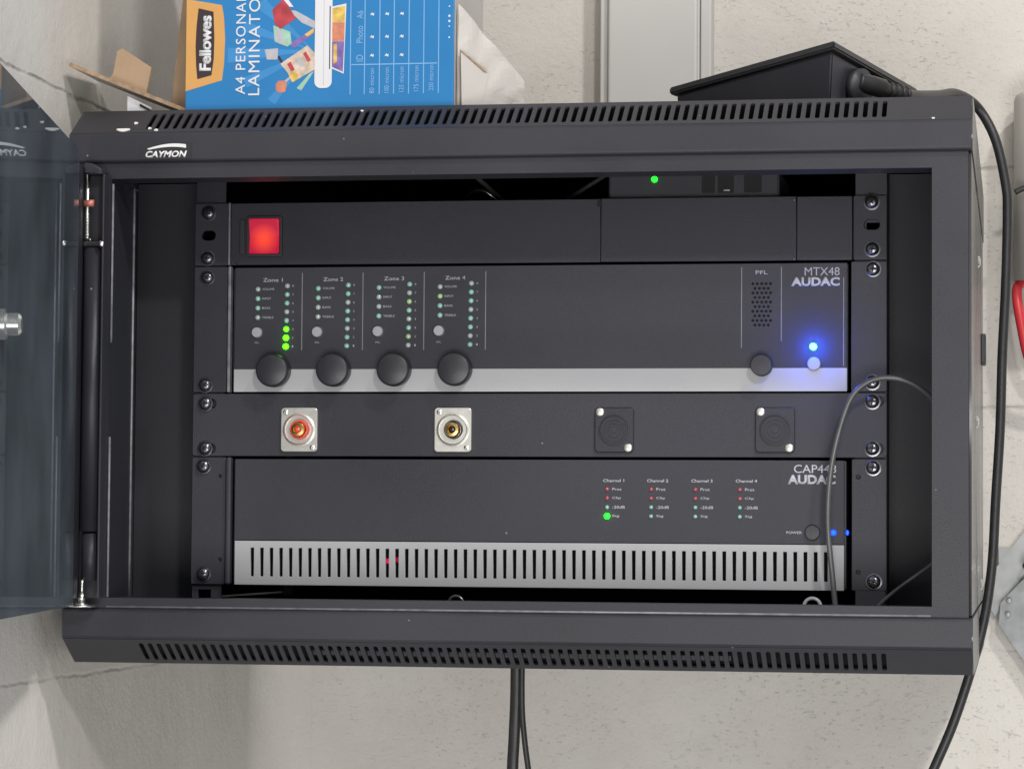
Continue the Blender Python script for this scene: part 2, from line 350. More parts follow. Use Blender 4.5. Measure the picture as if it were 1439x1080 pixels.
# opening frame and its folded returns
plate('front_frame', [rect(.0026, .5974, .0372, .3346), rect(.0290, .5742, .0440, .3240)], .0034, .0016, PAINT, cab)
for x in (.0274, .5742): box('frame_return', x, x+.0016, .0050, .055, .0440, .3240, INNER, cab)  # side returns take the darkened paint, their shade is in the colour
for z0, z1 in ((.0424, .0440), (.3240, .3256)): box('frame_return', .0290, .5742, .0050, .030, z0, z1, PAINT, cab)
put('edge_trim', tube_me([(0, 0, .0445), (0, 0, .3235)], .0009, 8, 0), EDGE, cab, .0292, .055, 0)  # round edging added to catch a highlight on the return's rear edge
for z0, z1 in ((.0445, .151), (.214, .3205)): put('edge_trim', tube_me([(0, 0, z0), (0, 0, z1)], .0008, 8, 0), EDGE, cab, .0300, .0042, 0)
put('edge_trim', tube_me([(.0295, 0, 0), (.5735, 0, 0)], .0008, 8, 0), EDGE, cab, 0, .0036, .0380)  # pale rod, the lower lip's highlight put into its colour
# rack rails with square holes
for x0, x1 in ((.0590, .0800), (.5200, .5410)):
    lo = [rect(x0, x1, .0346, .3380)]; xm = .068 if x0 < .3 else .532
    for k in range(21):
        z = .318-.0076-k*.01482
        if z > .04: lo.append(rect(xm-.0046, xm+.0046, z-.0046, z+.0046))
    plate('rack_rail', lo, .1072, .002, PAINT, cab)
    xs = x0 if x0 < .3 else x1-.0015
    box('rail_flange', xs, xs+.0015, .1093, .150, .0346, .3380, INNER, cab)
    box('rail_foot', .003 if x0 < .3 else x1-.0015, xs+.0015 if x0 < .3 else .597, .150, .1515, .0346, .3380, INNER, cab)
box('rail_block', .5205, .5400, .1040, .1068, .0350, .0520, INNER, cab)
# badge with the maker's name and swoosh
plate('badge', [rect(.0500, .0856, .3362, .3472)], -.0006, .0006, mat('badge_black', (.026, .026, .031), .35, var=.05), cab)
text('badge_lettering', 'CAYMON', .0536, .0822, .3374, .3418, -.0006, mat('badge_white', (.78, .78, .78), .4, var=.03), cab, bold=.035, shear=.25)
sw = []
for i in range(15):
    t = i/14; sw.append((.0545+t*.0270, .3422+.0044*math.sin(math.pi*(.08+.60*t))))
for i in range(15):
    t = 1-i/14; sw.append((.0560+t*.0256, .3416+.0034*math.sin(math.pi*(.10+.58*t))-.0009*t))
poly('badge_swoosh', sw, -.0006, mat('badge_white_arc', (.78, .78, .78), .4, var=.03), cab, .0003)
# white paint flecks on the upper slope
def fleck(x, y, z, a, b, s):
    P = []
    for i in range(16):
        t = 2*math.pi*i/16; k = 1+.18*math.sin(3*t+s); P.append((x+a*k*math.cos(t), b*k*math.sin(t)))
    me = loops_mesh([P], .0006); nrm = Vector((0, -.55, .83)).normalized(); al = Vector((0, .83, .55)).normalized()
    me.transform(Matrix(((1, 0, 0, 0), (0, al.y, nrm.y, y), (0, al.z, nrm.z, z), (0, 0, 0, 1)))); mk('paint_fleck', me, WHITEFLECK, cab)
def on_slope(z): return .0012+(z-.3540)/(TOP-.3540)*.0288
for x, z, a, b, s in ((.0364, .3560, .0045, .0019, 0), (.0427, .3617, .0013, .0013, 1), (.0545, .3570, .0011, .0012, 2), (.0597, .3555, .0013, .0012, 3), (.575, .3547, .0010, .0006, 1), (.196, .3690, .0010, .0008, 0)):
    fleck(x, on_slope(z)-.0006, z+.0009, a, b, s)
# side latch and slots on the outer right side
box('side_latch', .5990, .6030, .470, .500, .226, .250, PLASTIC, sidep[1], .001)
for y, z in ((.31, .292), (.45, .052), (.22, .17)): put('side_screw', lathe_me([(.0045, .0), (.0040, -.0012), (.002, -.0019)], 14), STEEL, sidep[1], 0, 0, 0).matrix_local = Matrix.Translation((.5992, y, z)) @ Matrix.Rotation(math.radians(90), 4, 'Z')

# door: hinge stile, pins and smoked glass, opened 78 degrees
DA = math.radians(78.75); HX, HY = .0120, -.0050
dv = Vector((math.cos(DA), -math.sin(DA), 0)); nv = Vector((math.sin(DA), math.cos(DA), 0))   # along the door, and out of its inner face
def door_slab(name, s0, s1, th, z0, z1, m, parent):
    v = [Vector((HX, HY, z))+dv*s_+nv*t for s_ in (s0, s1) for t in (-th/2, th/2) for z in (z0, z1)]
    me = pyd(name, v, [(0, 1, 3, 2), (4, 6, 7, 5), (0, 4, 5, 1), (2, 3, 7, 6), (1, 5, 7, 3), (0, 2, 6, 4)])
    b_ = bmesh.new(); b_.from_mesh(me); bmesh.ops.recalc_face_normals(b_, faces=b_.faces); b_.to_mesh(me); b_.free(); return mk(name, me, m, parent)
door = door_slab('door', .0395, .545, .004, .0395, .3375, GLASS, cab)
door['label'] = 'smoked glass door pane mirroring the cabinet front'
door_slab('hinge_stile', .0, .0390, .0022, .0440, .3300, PAINT, door)
box('stile_web', .0135, .0300, -.0032, -.0012, .0440, .3260, PAINT, door)
box('stile_flange', .0284, .0300, -.0150, -.0034, .0440, .3250, PAINT, door, .0005)
put('hinge_tube', tube_me([(0, 0, .0880), (0, 0, .2765)], .0062, 20, 0, .8), PAINT, door, .0208, -.0090, 0)
put('hinge_tube', tube_me([(0, 0, .0555), (0, 0, .0865)], .0052, 18, 0, .8), PAINT, door, .0212, -.0085, 0)
put('hinge_pin', tube_me([(0, 0, .2810), (0, 0, .3290)], .0019, 12, 0), STEEL, door, .0168, -.0100, 0)
hel = []
for i in range(121):
    t = i/120; hel.append((.0168+.0023*math.cos(t*22*math.pi), -.0100+.0023*math.sin(t*22*math.pi), .2815+t*.0205))
mk('pin_spring', tube_me(hel, .0005, 5, 0), STEEL, door)
put('release_pin', tube_me([(.0160, 0, 0), (.0225, 0, 0)], .0024, 12, 0), COPPER, door, 0, -.0136, .3058)
box('spring_collar', .0158, .0284, -.0150, -.0060, .2770, .2800, DARKSTEEL, door, .0006)
put('collar_rivet', lathe_me([(.0022, 0), (.0019, -.0010), (.0008, -.0016)], 12), STEEL, door, .0282, -.0152, .2785)
sv = [(0, -.0005), (.0, .0070), (.005, .0062), (.0105, .0035), (.0125, -.0005)]
plate('stile_cap', [[(.0172+a, .3255+b_) for a, b_ in sv]], -.0190, .0150, PAINT, door, .0008)
put('bottom_pin', tube_me([(0, 0, .0400), (0, 0, .0475)], .0024, 12, 0), STEEL, door, .0172, -.0110, 0)
put('bottom_pin', tube_me([(0, 0, .0475), (0, 0, .0490), (0, 0, .0530), (0, 0, .0560)], .0015, 10, 0), STEEL, door, .0172, -.0110, 0)
put('pin_washer', tube_me([(0, 0, .0378), (0, 0, .0392)], .0088, 24, 0), STEEL, door, .0172, -.0110, 0)
put('pin_washer', tube_me([(0, 0, .0393), (0, 0, .0405)], .0040, 18, 0), STEEL, door, .0172, -.0110, 0)
lk = lathe_me([(.0085, 0), (.0085, -.003), (.0062, -.004), (.0062, -.010), (.0045, -.0115)], 20)
lo = put('door_lock', lk, STEEL, door, 0, 0, 0)
pos = Vector((HX, HY, .1985))+dv*.378; nrm = nv
lo.matrix_local = Matrix.Translation(pos+nrm*.002) @ Matrix(((nrm.y, -nrm.x, 0, 0), (-nrm.x, -nrm.y, 0, 0), (0, 0, 1, 0), (0, 0, 0, 1)))

# ------------------------------------------------------------------ rack unit pieces
FY = .1040; ZT = .3184; U = .04445
def rack_screw(parent, x, z):
    o = put('rack_screw', SCREW, None, parent, x, FY, z); o.rotation_euler = (0, random.uniform(0, 1.5), 0); return o
def screw_mesh():
    me = lathe_me([(.0056, -.0002), (.0056, -.0009), (.0046, -.0010), (.0045, -.0020), (.0038, -.0030), (.0022, -.0036), (.0004, -.0037)], 24)
    bm = bmesh.new(); bm.from_mesh(me)
    me2 = bpy.data.meshes.new('cross')
    for a in (0, 90):
        r = bmesh.ops.create_cube(bm, size=1)
        for v in r['verts']:
            q = Vector((v.co.x*.0046, v.co.y*.0008-.0034, v.co.z*.0009)); q.rotate(Matrix.Rotation(math.radians(a), 3, 'Y')); v.co = q
    n = len(bm.faces); bm.faces.ensure_lookup_table()
    for fc in bm.faces[n-12:]: fc.material_index = 1
    bm.to_mesh(me); bm.free(); me.materials.append(DARKSTEEL); me.materials.append(HOLE); return me
SCREW = screw_mesh()
def ear(parent, x0, x1, z0, z1, holes, m):
    return plate('rack_ear', [rrect(x0, x1, z0, z1, .0012, 3)]+holes, FY, .003, m, parent, .0004)
LEDM = lathe_me([(.0018, .0002), (.0018, -.0006), (.0014, -.0012), (.0007, -.0015), (.0002, -.0016)], 22)
LEDBIG = lathe_me([(.0020, .0002), (.0020, -.0008), (.0016, -.0016), (.0009, -.0020), (.0002, -.0021)], 22)
_led = {}
def led(parent, x, z, m, y=FY, big=False, name='indicator_light'):
    k = (m.name, big)
    if k not in _led:
        me = (LEDBIG if big else LEDM).copy(); me.materials.clear(); me.materials.append(m); _led[k] = me
    return put(name, _led[k], None, parent, x, y, z)

# --- unit one: power strip
pdu = thing('power_distribution_unit', 'black power strip panel with a lit red rocker switch, uppermost in the rack', 'power strip')
z1, z0 = ZT, ZT-U+.0006
ear(pdu, .0587, .0832, z0, z1, [slot(.0686, .2958, .0100, .0068)], FACE2); ear(pdu, .5186, .5413, z0, z1, [slot(.5312, .2986, .0105, .0068)], FACE2)
plate('front_cover', [rect(.0852, .3463, z0, z1-.0004), rrect(.0975, .1215, .2810, .3080, .0012, 3)], FY-.0012, .003, FACE2, pdu, .0004)
plate('front_cover', [rect(.3467, .4803, z0, z1-.0002)], FY-.0016, .003, FACE2, pdu, .0004)
plate('front_cover', [rect(.4807, .5180, z0, z1-.0004)], FY-.0012, .003, FACE2, pdu, .0004)
box('ear_fold', .0836, .0849, FY-.0030, FY+.004, z0, z1, EDGE, pdu, .0004)
box('housing', .0852, .5180, FY+.0022, FY+.055, z0+.001, z1-.0004, INNER, pdu)
for x, z in ((.0890, .2755), (.4790, .2755), (.4790, .3155)): put('cover_rivet', lathe_me([(.0012, 0), (.0009, -.0006)], 10), DARKSTEEL, pdu, x, FY-.0014, z)
box('cover_notch', .3440, .3475, FY-.0019, FY-.0012, .3128, .3168, HOLE, pdu)
bz = plate('switch_bezel', [rrect(.0966, .1224, .2802, .3088, .0018, 4), rrect(.0988, .1204, .2824, .3066, .0008, 3)], FY-.0032, .004, PLASTIC, pdu, .0005)
def rocker():
    pr = [(-.0021, .2824), (-.0046, .2824), (-.0034, .2945), (-.0058, .3066), (-.0021, .3066)]
    me = pyd('rocker', [(x, FY+y, z) for x in (.0990, .1202) for y, z in pr], [(0, 1, 2, 3, 4), (9, 8, 7, 6, 5)]+[(i, i+5, (i+1) % 5+5, (i+1) % 5) for i in range(5)])
    b2 = bmesh.new(); b2.from_mesh(me); bmesh.ops.recalc_face_normals(b2, faces=b2.faces); bmesh.ops.bevel(b2, geom=b2.edges[:], offset=.0006, segments=2, affect='EDGES'); b2.to_mesh(me); b2.free(); return me
mk('rocker', rocker(), ROCKER, bz)
plate('switch_guard', [rrect(.0915, .0952, .2820, .3070, .0016, 4)], FY-.0022, .002, PLASTIC, pdu, .0005)
for x, z in ((.0686, .3113), (.0682, .2797), (.5310, .3138), (.5315, .2819)): rack_screw(pdu, x, z)

# --- unit two: zone mixer
mix = thing('zone_mixer', 'black four zone audio mixer with big black knobs and a glowing blue light', 'audio mixer')
z1, z0 = ZT-U-.0002, ZT-3*U+.0006
ear(mix, .0587, .0828, z0, z1, [], FACE2); ear(mix, .5172, .5413, z0, z1, [], FACE2)
box('ear_fold', .0838, .0858, FY-.0026, FY+.004, z0, z1, EDGE, mix, .0005)
gh = []
for j in range(10):
    for i in range(5 if j % 2 == 0 else 4):
        gh.append(circ(.4509+(i+(0 if j % 2 == 0 else .5))*.0030, .2590-j*.00312, .00085, 8))
fp = plate('front_panel', [rect(.0886, .5146, z0+.0003, z1-.0010)]+gh, FY-.0012, .003, FACE, mix, .0003)
box('chassis', .0870, .5150, FY+.0022, FY+.25, z0+.001, z1-.0015, INNER, mix)
box('silver_strip', .0886, .5146, FY-.0015, FY-.0008, z0+.0003, .2016, SILVER, mix)
P2 = FY-.0012
for k in range(4):
    xo = .0432*k
    text('zone_lettering', 'Zone %d' % (k+1), .1084+xo, .1228+xo, .2626+.0002*k, .2654+.0002*k, P2, PRINTDIM, mix, bold=.02)
    for q, s in enumerate(('VOLUME', 'INPUT', 'BASS', 'TREBLE')):
        led(mix, .1051+xo, .2576+.0003*k-q*.0066, [LEDOFF2, LEDOFF, LEDOFF, LEDOFF2][(q+k) % 4] if not (k == 3 and q == 1) else LEDYG, P2, name='function_light')
        wd = (.0086, .0062, .0058, .0082)[q]
        text('function_lettering', s, .1082+xo, .1082+xo+wd, .2569+.0003*k-q*.0066, .2584+.0003*k-q*.0066, P2, PRINTDIM, mix)
    for q in range(8):
        lit = k == 0 and q >= 5
        m_ = LEDGREEN if lit else (LEDYG if (k, q) in ((2, 2), (2, 6)) else (LEDOFF if (k+q) % 3 else LEDOFF2))
        led(mix, .1262+.0435*k-.0001*q, .2598+.0003*k-q*.00604, m_, P2, big=lit and q > 5, name='level_light')
        text('level_number', str(8-q), .1298+.0435*k, .1308+.0435*k, .2591+.0003*k-q*.00604, .2605+.0003*k-q*.00604, P2, PRINTDIM, mix)
    put('select_button', lathe_me([(.0037, .001), (.0037, -.0012), (.0033, -.0018), (.0005, -.0019)], 22), GREYBTN, mix, .1047+.0431*k, P2, .2274+.0002*k)
    put('button_rim', lathe_me([(.0044, .001), (.0044, -.0003), (.0041, -.0004), (.0038, -.0001)], 22), PLASTIC, mix, .1047+.0431*k, P2, .2274+.0002*k)
    text('button_lettering', 'PFL', .1032+.0431*k, .1064+.0431*k, .2196, .2208, P2, PRINTDIM, mix)
    box('divider_line', .1365+.0433*k, .1371+.0433*k, P2-.00015, P2+.0001, .2148, .2688, LINE, mix)
    kn = put('volume_knob', lathe_me([(.0112, .0), (.0116, -.0040), (.0116, -.0105), (.0110, -.0118), (.0100, -.0123), (.0004, -.0123)], 44), KNOB, mix, .1184+.0428*k, P2, .2004+.0002*k)
for x, za, zb in ((.4433, .2155, .2702), (.4703, .2200, .2704), (.5123, .2030, .2630)): box('divider_line', x-.0003, x+.0003, P2-.00015, P2+.0001, za, zb, LINE, mix)
text('speaker_lettering', 'PFL', .4527, .4610, .2653, .2680, P2, PRINTDIM, mix, bold=.02)
put('monitor_knob', lathe_me([(.0070, 0), (.0074, -.003), (.0074, -.0100), (.0068, -.0110), (.0004, -.0112)], 32), KNOB, mix, .4576, P2, .2031)
put('power_button', lathe_me([(.0046, 0), (.0046, -.0020), (.0041, -.0027), (.0005, -.0028)], 26), GREYBTN, mix, .4925, P2, .2044)
text('model_lettering', 'MTX48', .4860, .5096, .2642, .2698, P2, PRINTDIM, mix)
text('maker_lettering', 'AUDAC', .4769, .5097, .2571, .2632, P2, PRINT, mix, bold=.045)
bl = put('power_light', lathe_me([(.0024, 0), (.0024, -.0030), (.0020, -.0044), (.0011, -.0052), (.0003, -.0054)], 18), LEDBLUE, mix, .4920, P2, .2160)
pl = bpy.data.lights.new('power_light_glow', 'POINT'); pl.energy = .04; pl.color = (.02, .07, 1.0); pl.shadow_soft_size = .003
plo = bpy.data.objects.new('power_light_glow', pl); C.objects.link(plo); plo.parent = mix; plo.location = (.4920, P2-.0200, .2165)
pl2 = bpy.data.lights.new('power_light_core', 'POINT'); pl2.energy = .045; pl2.color = (.0, .05, 1.0); pl2.shadow_soft_size = .001
plo2 = bpy.data.objects.new('power_light_core', pl2); C.objects.link(plo2); plo2.parent = mix; plo2.location = (.4920, P2-.0072, .2162)
for x, z in ((.0683, .2662), (.0677, .1907), (.5320, .2684), (.5316, .1920)): rack_screw(mix, x, z)

# --- unit three: connector patch panel
pat = thing('connector_panel', 'plain black patch panel with two phono sockets and two blanked cutouts', 'patch panel')
z1, z0 = ZT-3*U-.0002, ZT-4*U+.0006
CX = ((.1358, .1596), (.2446, .1596)); BX = ((.3566, .1596), (.4663, .1597))
eh = [slot(.0700, .1778, .0110, .0068), slot(.0700, .1464, .0110, .0068), slot(.5335, .1790, .0110, .0068), slot(.5335, .1474, .0110, .0068)]
plate('front_panel', [rrect(.0587, .5413, z0, z1, .0022, 4)]+eh+[circ(x, z, .0112, 28) for x, z in CX], FY, .003, FACE, pat, .0004)
for i, (x, z) in enumerate(CX):
    cp = plate('socket_plate', [rrect(x-.0131, x+.0131, z-.0154, z+.0154, .0026, 5), circ(x, z, .0098, 36)], FY-.0022, .0022, NICKEL, pat, .0005)
    put('socket_cup', lathe_me([(.0114, -.0022), (.0112, -.0036), (.0104, -.0040), (.0099, -.0034), (.0096, .0030), (.0092, .0064), (.0005, .0064)], 36), NICKEL, cp, x, FY, z)
    put('insulator', lathe_me([(.0070, .0062), (.0069, -.0050), (.0065, -.0060), (.0056, -.0060), (.0052, -.0040), (.0052, .0060)] if i == 0 else [(.0066, .0062), (.0065, -.0050), (.0062, -.0058), (.0055, -.0058), (.0052, -.0040), (.0052, .0060)], 30), RED if i == 0 else RUBBER, cp, x+.0008, FY, z)
    put('jack_barrel', lathe_me([(.0050, .0062), (.0050, -.0075), (.0046, -.0084), (.0028, -.0086), (.0023, -.0078), (.0021, .003), (.0004, .0032)], 28), GOLD, cp, x+.0004, FY, z)
    put('jack_core', lathe_me([(.0020, .0030), (.0020, -.0045), (.0009, -.0047), (.0008, .001), (.0002, .001)], 20), RED if i == 0 else HOLE, cp, x+.0004, FY, z)
    for sx in (-1, 1): put('plate_screw', lathe_me([(.0019, 0), (.0017, -.0005), (.0009, -.0008), (.0003, -.0003)], 14), STEEL, cp, x+sx*.0096, FY-.0022, z-sx*.0122*-1*-1)
for x, z in BX:
    bp_ = plate('blanking_plate', [rrect(x-.0134, x+.0134, z-.0152, z+.0152, .0028, 5)], FY-.0022, .0022, FACE2, pat, .0006)
    put('ring_relief', lathe_me([(.0108, 0), (.0106, -.0006), (.0098, -.0007), (.0094, -.0001), (.0082, -.0001), (.0080, -.0007), (.0070, -.0007), (.0068, -.0001), (.0054, -.0001), (.0052, -.0006), (.0042, -.0006), (.0040, -.0001), (.0024, -.0001), (.0022, -.0006), (.0003, -.0006)], 32), FACE2, bp_, x, FY-.0022, z)
    for sx in (-1, 1): put('plate_screw', lathe_me([(.0029, 0), (.0027, -.0008), (.0018, -.0013), (.0007, -.0013), (.0005, -.0007), (.0001, -.0007)], 18), NICKEL, bp_, x+sx*.0097, FY-.0022, z-sx*.0122)
for x, z in ((.0679, .1778), (.0681, .1464), (.5316, .1790), (.5317, .1474)): rack_screw(pat, x, z)
box('backing_box', .11, .49, FY+.0110, FY+.05, z0+.002, z1-.002, INNER, pat)
for x in (.110, .4885): box('bracket', x, x+.0015, FY+.0031, FY+.0109, z0+.004, z1-.004, INNER, pat)

# --- unit four: amplifier
amp = thing('power_amplifier', 'black four channel amplifier with a slotted silver grille along its lower edge', 'amplifier')
z1, z0 = ZT-4*U-.0002, ZT-6*U+.0002
ear(amp, .0587, .0832, z0, z1, [circ(.0790, .1272, .0013, 12), circ(.0796, .0690, .0013, 12)], FACE2)
ear(amp, .5178, .5413, z0, z1, [circ(.5222, .1282, .0014, 12), circ(.5222, .0642, .0014, 12)], FACE2)
box('ear_fold', .0838, .0878, FY-.0034, FY+.004, z0, z1, EDGE if False else FACE, amp, .0014)
plate('front_panel', [rect(.0902, .5128, .0828, z1-.0012)], FY-.0012, .003, FACE, amp, .0003)
gl = [rect(.0906, .5128, z0, .0824)]
for i in range(59): gl.append(rect(.1032+i*.006853-.00125, .1032+i*.006853+.00125, .0578, .0776))
plate('grille', gl, FY-.0016, .003, SILVER, amp, .0002)
box('chassis', .0890, .5140, FY+.0120, FY+.26, z0+.001, z1-.0015, HOLE, amp)
box('chassis_wall', .0890, .0905, FY+.0020, FY+.0119, z0+.001, z1-.0015, INNER, amp); box('chassis_wall', .5128, .5140, FY+.0020, FY+.0119, z0+.001, z1-.0015, INNER, amp)
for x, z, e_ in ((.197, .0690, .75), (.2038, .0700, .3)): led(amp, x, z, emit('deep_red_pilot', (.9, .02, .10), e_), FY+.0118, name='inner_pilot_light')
for k in range(4):
    x = .3520+.0302*k
    text('channel_lettering', 'Channel %d' % (k+1), x-.0029, x+.0116, .1241, .1262, P2, PRINT, amp, bold=.02)
    for q, s in enumerate(('Prot', 'Clip', '-20dB', 'Sig')):
        z = .1193-q*.0061
        lit = k == 0 and q == 3
        led(amp, x, z, LEDGREEN2 if lit else (LEDRED if q < 2 else LEDOFF), P2, big=lit, name='status_light').scale = (1, 1, 1) if lit else (.78, .9, .78)
        text('status_lettering', s, x+.0034, x+.0034+(.0064, .0060, .0088, .0050)[q], z-.0010, z+.0010, P2, PRINT, amp, bold=.01)
text('model_lettering', 'CAP448', .4791, .5075, .1308, .1363, P2, PRINT, amp)
text('maker_lettering', 'AUDAC', .4748, .5072, .1231, .1296, P2, PRINT, amp, bold=.045)
text('power_lettering', 'POWER', .4740, .4845, .0897, .0915, P2, PRINT, amp, bold=.01)
put('power_button', lathe_me([(.0052, 0), (.0052, -.0020), (.0046, -.0026), (.0005, -.0027)], 26), KNOB, amp, .4917, P2, .0907)
led(amp, .5056, .0908, LEDBLUE2, P2, big=True, name='power_light')
led(amp, .5150, .0908, LEDBLUE2, FY-.0002, name='edge_glint').scale = (.55, .6, 1.0)  # added glowing dot, imitates a blue glint on the ear edge
for x, z in ((.0671, .1339), (.0679, .0590), (.5321, .1345), (.5327, .0581)): rack_screw(amp, x, z)

# ------------------------------------------------------------------ things inside the cabinet
net = thing('network_box', 'small black electronic box with a green light lying on the power strip', 'network box')
z0 = ZT-.0004+.0001
box('case', .3503, .4680, .1125, .200, z0, .3375, PLASTIC, net, .0010)
plate('front_bezel', [rrect(.3515, .4668, z0+.0010, .3368, .0010, 3)], .1112, .0016, FACE2, net, .0003)
led(net, .3824, .3320, LEDGREEN2, .1112, big=True, name='status_light')
for x, wd in ((.4150, .009), (.4260, .011), (.4440, .012)):
    plate('socket', [rrect(x, x+wd, z0+.004, .3345, .0008, 2)], .1108, .0006, HOLE, net)
box('socket_clip', .4300, .4345, .1100, .1108, .3232, .3245, STEEL, net, .0002)
tag(mk('signal_cable', tube_me([(.5085, .0905, .0346), (.5060, .0900, .060), (.5030, .0880, .095), (.5042, .0860, .125), (.5090, .0830, .1520), (.5175, .0800, .1780), (.5270, .0790, .1890), (.5390, .0790, .1935), (.5530, .0800, .1922), (.5650, .0830, .1860), (.5735, .0880, .1760), (.5790, .1000, .150), (.582, .130, .110)], .0019, 12, 10), CABLEGREY),
    'thin grey cable arching across the right end of the amplifier and connector panel', 'cable')
tag(mk('inner_cable', tube_me([(.5300, .1000, .0366), (.5420, .0980, .0480), (.5560, .0960, .0590), (.5700, .0980, .0690), (.580, .105, .078)], .0013, 10, 8), CABLEGREY),
    'short thin dark cable slanting up from the cabinet floor beside the right rack rail', 'cable')
tag(mk('upper_cable', tube_me([(.3020, .1700, .3180), (.318, .176, .3300), (.336, .180, .3420), (.352, .182, .3520), (.365, .19, .3690)], .0016, 10, 8), CABLEGREY),
    'thin dark cable slanting up behind the power strip next to the network box', 'cable')
tag(mk('inner_lead', tube_me([(.215, .20, .3690), (.236, .185, .3520), (.252, .175, .3380), (.266, .17, .3260), (.276, .17, .3180)], .0017, 10, 8), CABLEGREY),
    'dark lead slanting down behind the power strip towards the shiny wire loop', 'cable')
tag(mk('coiled_lead', tube_me([(.238, .165, .3178), (.246, .150, .3280), (.256, .142, .3296), (.264, .142, .3250), (.270, .150, .3178)], .0011, 10, 10), STEEL),
    'shiny bent wire loop peeping over the top of the power strip', 'wire')
def torus_me(R, r, n=28, m=10):
    v, f = [], []
    for i in range(n):
        a = 2*math.pi*i/n
        for j in range(m):
            b = 2*math.pi*j/m; v.append(((R+r*math.cos(b))*math.cos(a), r*math.sin(b), (R+r*math.cos(b))*math.sin(a)))
    for i in range(n):
        for j in range(m): f.append((i*m+j, i*m+(j+1) % m, ((i+1) % n)*m+(j+1) % m, ((i+1) % n)*m+j))
    me = pyd('ring', v, f, True); b = bmesh.new(); b.from_mesh(me); bmesh.ops.recalc_face_normals(b, faces=b.faces); b.to_mesh(me); b.free(); return me
o = put('cable_ring', torus_me(.0056, .0012), GREYBTN, None, .4925, .0900, .0345+.0067); tag(o, 'light grey cable ring standing on the cabinet floor below the power button', 'ring')
o = put('cable_ring', torus_me(.0052, .0010), DARKSTEEL, None, .2500, .0900, .0345+.0061); tag(o, 'dark metal cable ring standing on the cabinet floor below the middle of the grille', 'ring')

# ------------------------------------------------------------------ on top of the cabinet
car = thing('laminator_carton', 'opened blue laminator carton standing on the cabinet with brown flaps', 'carton')
BX0, BX1, BY0, BY1, BZ0, BZ1 = .0688, .2550, .040, .150, TOP, TOP+.300
T = .0025
box('front_face', BX0, BX1, BY0, BY0+T, BZ0+.0002, BZ1, BLUE, car, .0006)
box('end_wall', BX1-T, BX1-.0004, BY0+T+.0002, BY1, BZ0+.0002, BZ1, CARDWHITE, car)
box('rear_wall', BX0, BX1-T-.0002, BY1-T, BY1, BZ0+.0002, BZ1, CARD, car)
box('base_wall', BX0, BX1-T-.0002, BY0+T+.0002, BY1-T-.0002, BZ0+.0002, BZ0+T, CARD, car)
box('top_wall', BX0, BX1-T-.0002, BY0+T+.0002, BY1-T-.0002, BZ1-T, BZ1, CARD, car)
# flaps: long one resting against the side wall, dust flap, folded strip, end flaps
quad3('long_flap', [(.0686, .0405, .3736), (.0686, .1200, .3738), (-.0175, .1150, .4080), (-.0145, .0405, .4070)], .0026, CARDWHITE, car, CARDEDGE)
quad3('white_tab', [(.0262, .0462, .3732), (.0432, .0462, .3732), (.0434, .0462, .3780), (.0262, .0462, .3862)], .0008, PWHITE, car)
quad3('hand_slot', [(.0352, .0452, .3790), (.0442, .0452, .3742), (.0442, .0452, .3758), (.0352, .0452, .3808)], .0006, HOLE, car)
quad3('dust_flap', [(.0090, .0560, .3985), (.0360, .0560, .3878), (.0367, .0560, .3880), (.0405, .0560, .4070), (.0195, .0560, .4208), (.0160, .0560, .4190), (.0130, .0560, .4030)], .0022, CARD, car, CARDEDGE)
quad3('dust_flap', [(.0590, .070, .3760), (.0620, .070, .3760), (.0620, .072, .3950), (.0540, .074, .3990)], .0022, CARD, car, CARDEDGE)
quad3('side_flap', [(.0500, .074, .3800), (.0700, .066, .3780), (.0700, .066, .4700), (.0590, .074, .4700)], .0022, CARD, car, CARDEDGE)
def creased_flap():
    n, mz = 16, 14; v, f = [], []; rnd = random.Random(3)
    for i in range(n+1):
        a = i/n; zt = .4450-.0470*a
        for j in range(mz+1):
            b_ = j/mz; x = .2556+.0385*a; y = .0480+.0400*a; z = .3734+(zt-.3734)*b_
            w_ = .0007*math.sin(9*a+5*b_)*math.sin(7*b_-3*a)+.0003*math.sin(23*a-11*b_)+rnd.uniform(-.00012, .00012)
            if b_ > .85: w_ += .0012*(b_-.85)/.15*math.sin(14*a)
            v.append((x+w_*.7, y-w_*.7, z))
    for i in range(n):
        for j in range(mz): q = i*(mz+1)+j; f.append((q, q+mz+1, q+mz+2, q+1))
    o = mk('end_flap', pyd('end_flap', v, f), CARDWHITE, car); md = o.modifiers.new('s', 'SOLIDIFY'); md.thickness = .0018; md.offset = 1; return o
creased_flap()
quad3('torn_slit', [(.2596, .0422, .4120), (.2730, .0552, .3998), (.2748, .0570, .3994), (.2740, .0562, .4008), (.2600, .0426, .4123)], -.0006, CARDEDGE, car)
quad3('end_flap', [(.2600, .0440, .3734), (.2710, .0545, .3734), (.2752, .0582, .3990), (.2592, .0430, .4130)], -.0010, CARDWHITE, car, CARDEDGE)
quad3('end_flap', [(.2830, .0670, .3734), (.2950, .0790, .3734), (.2910, .0750, .3830)], -.0010, CARDWHITE, car, CARDEDGE)
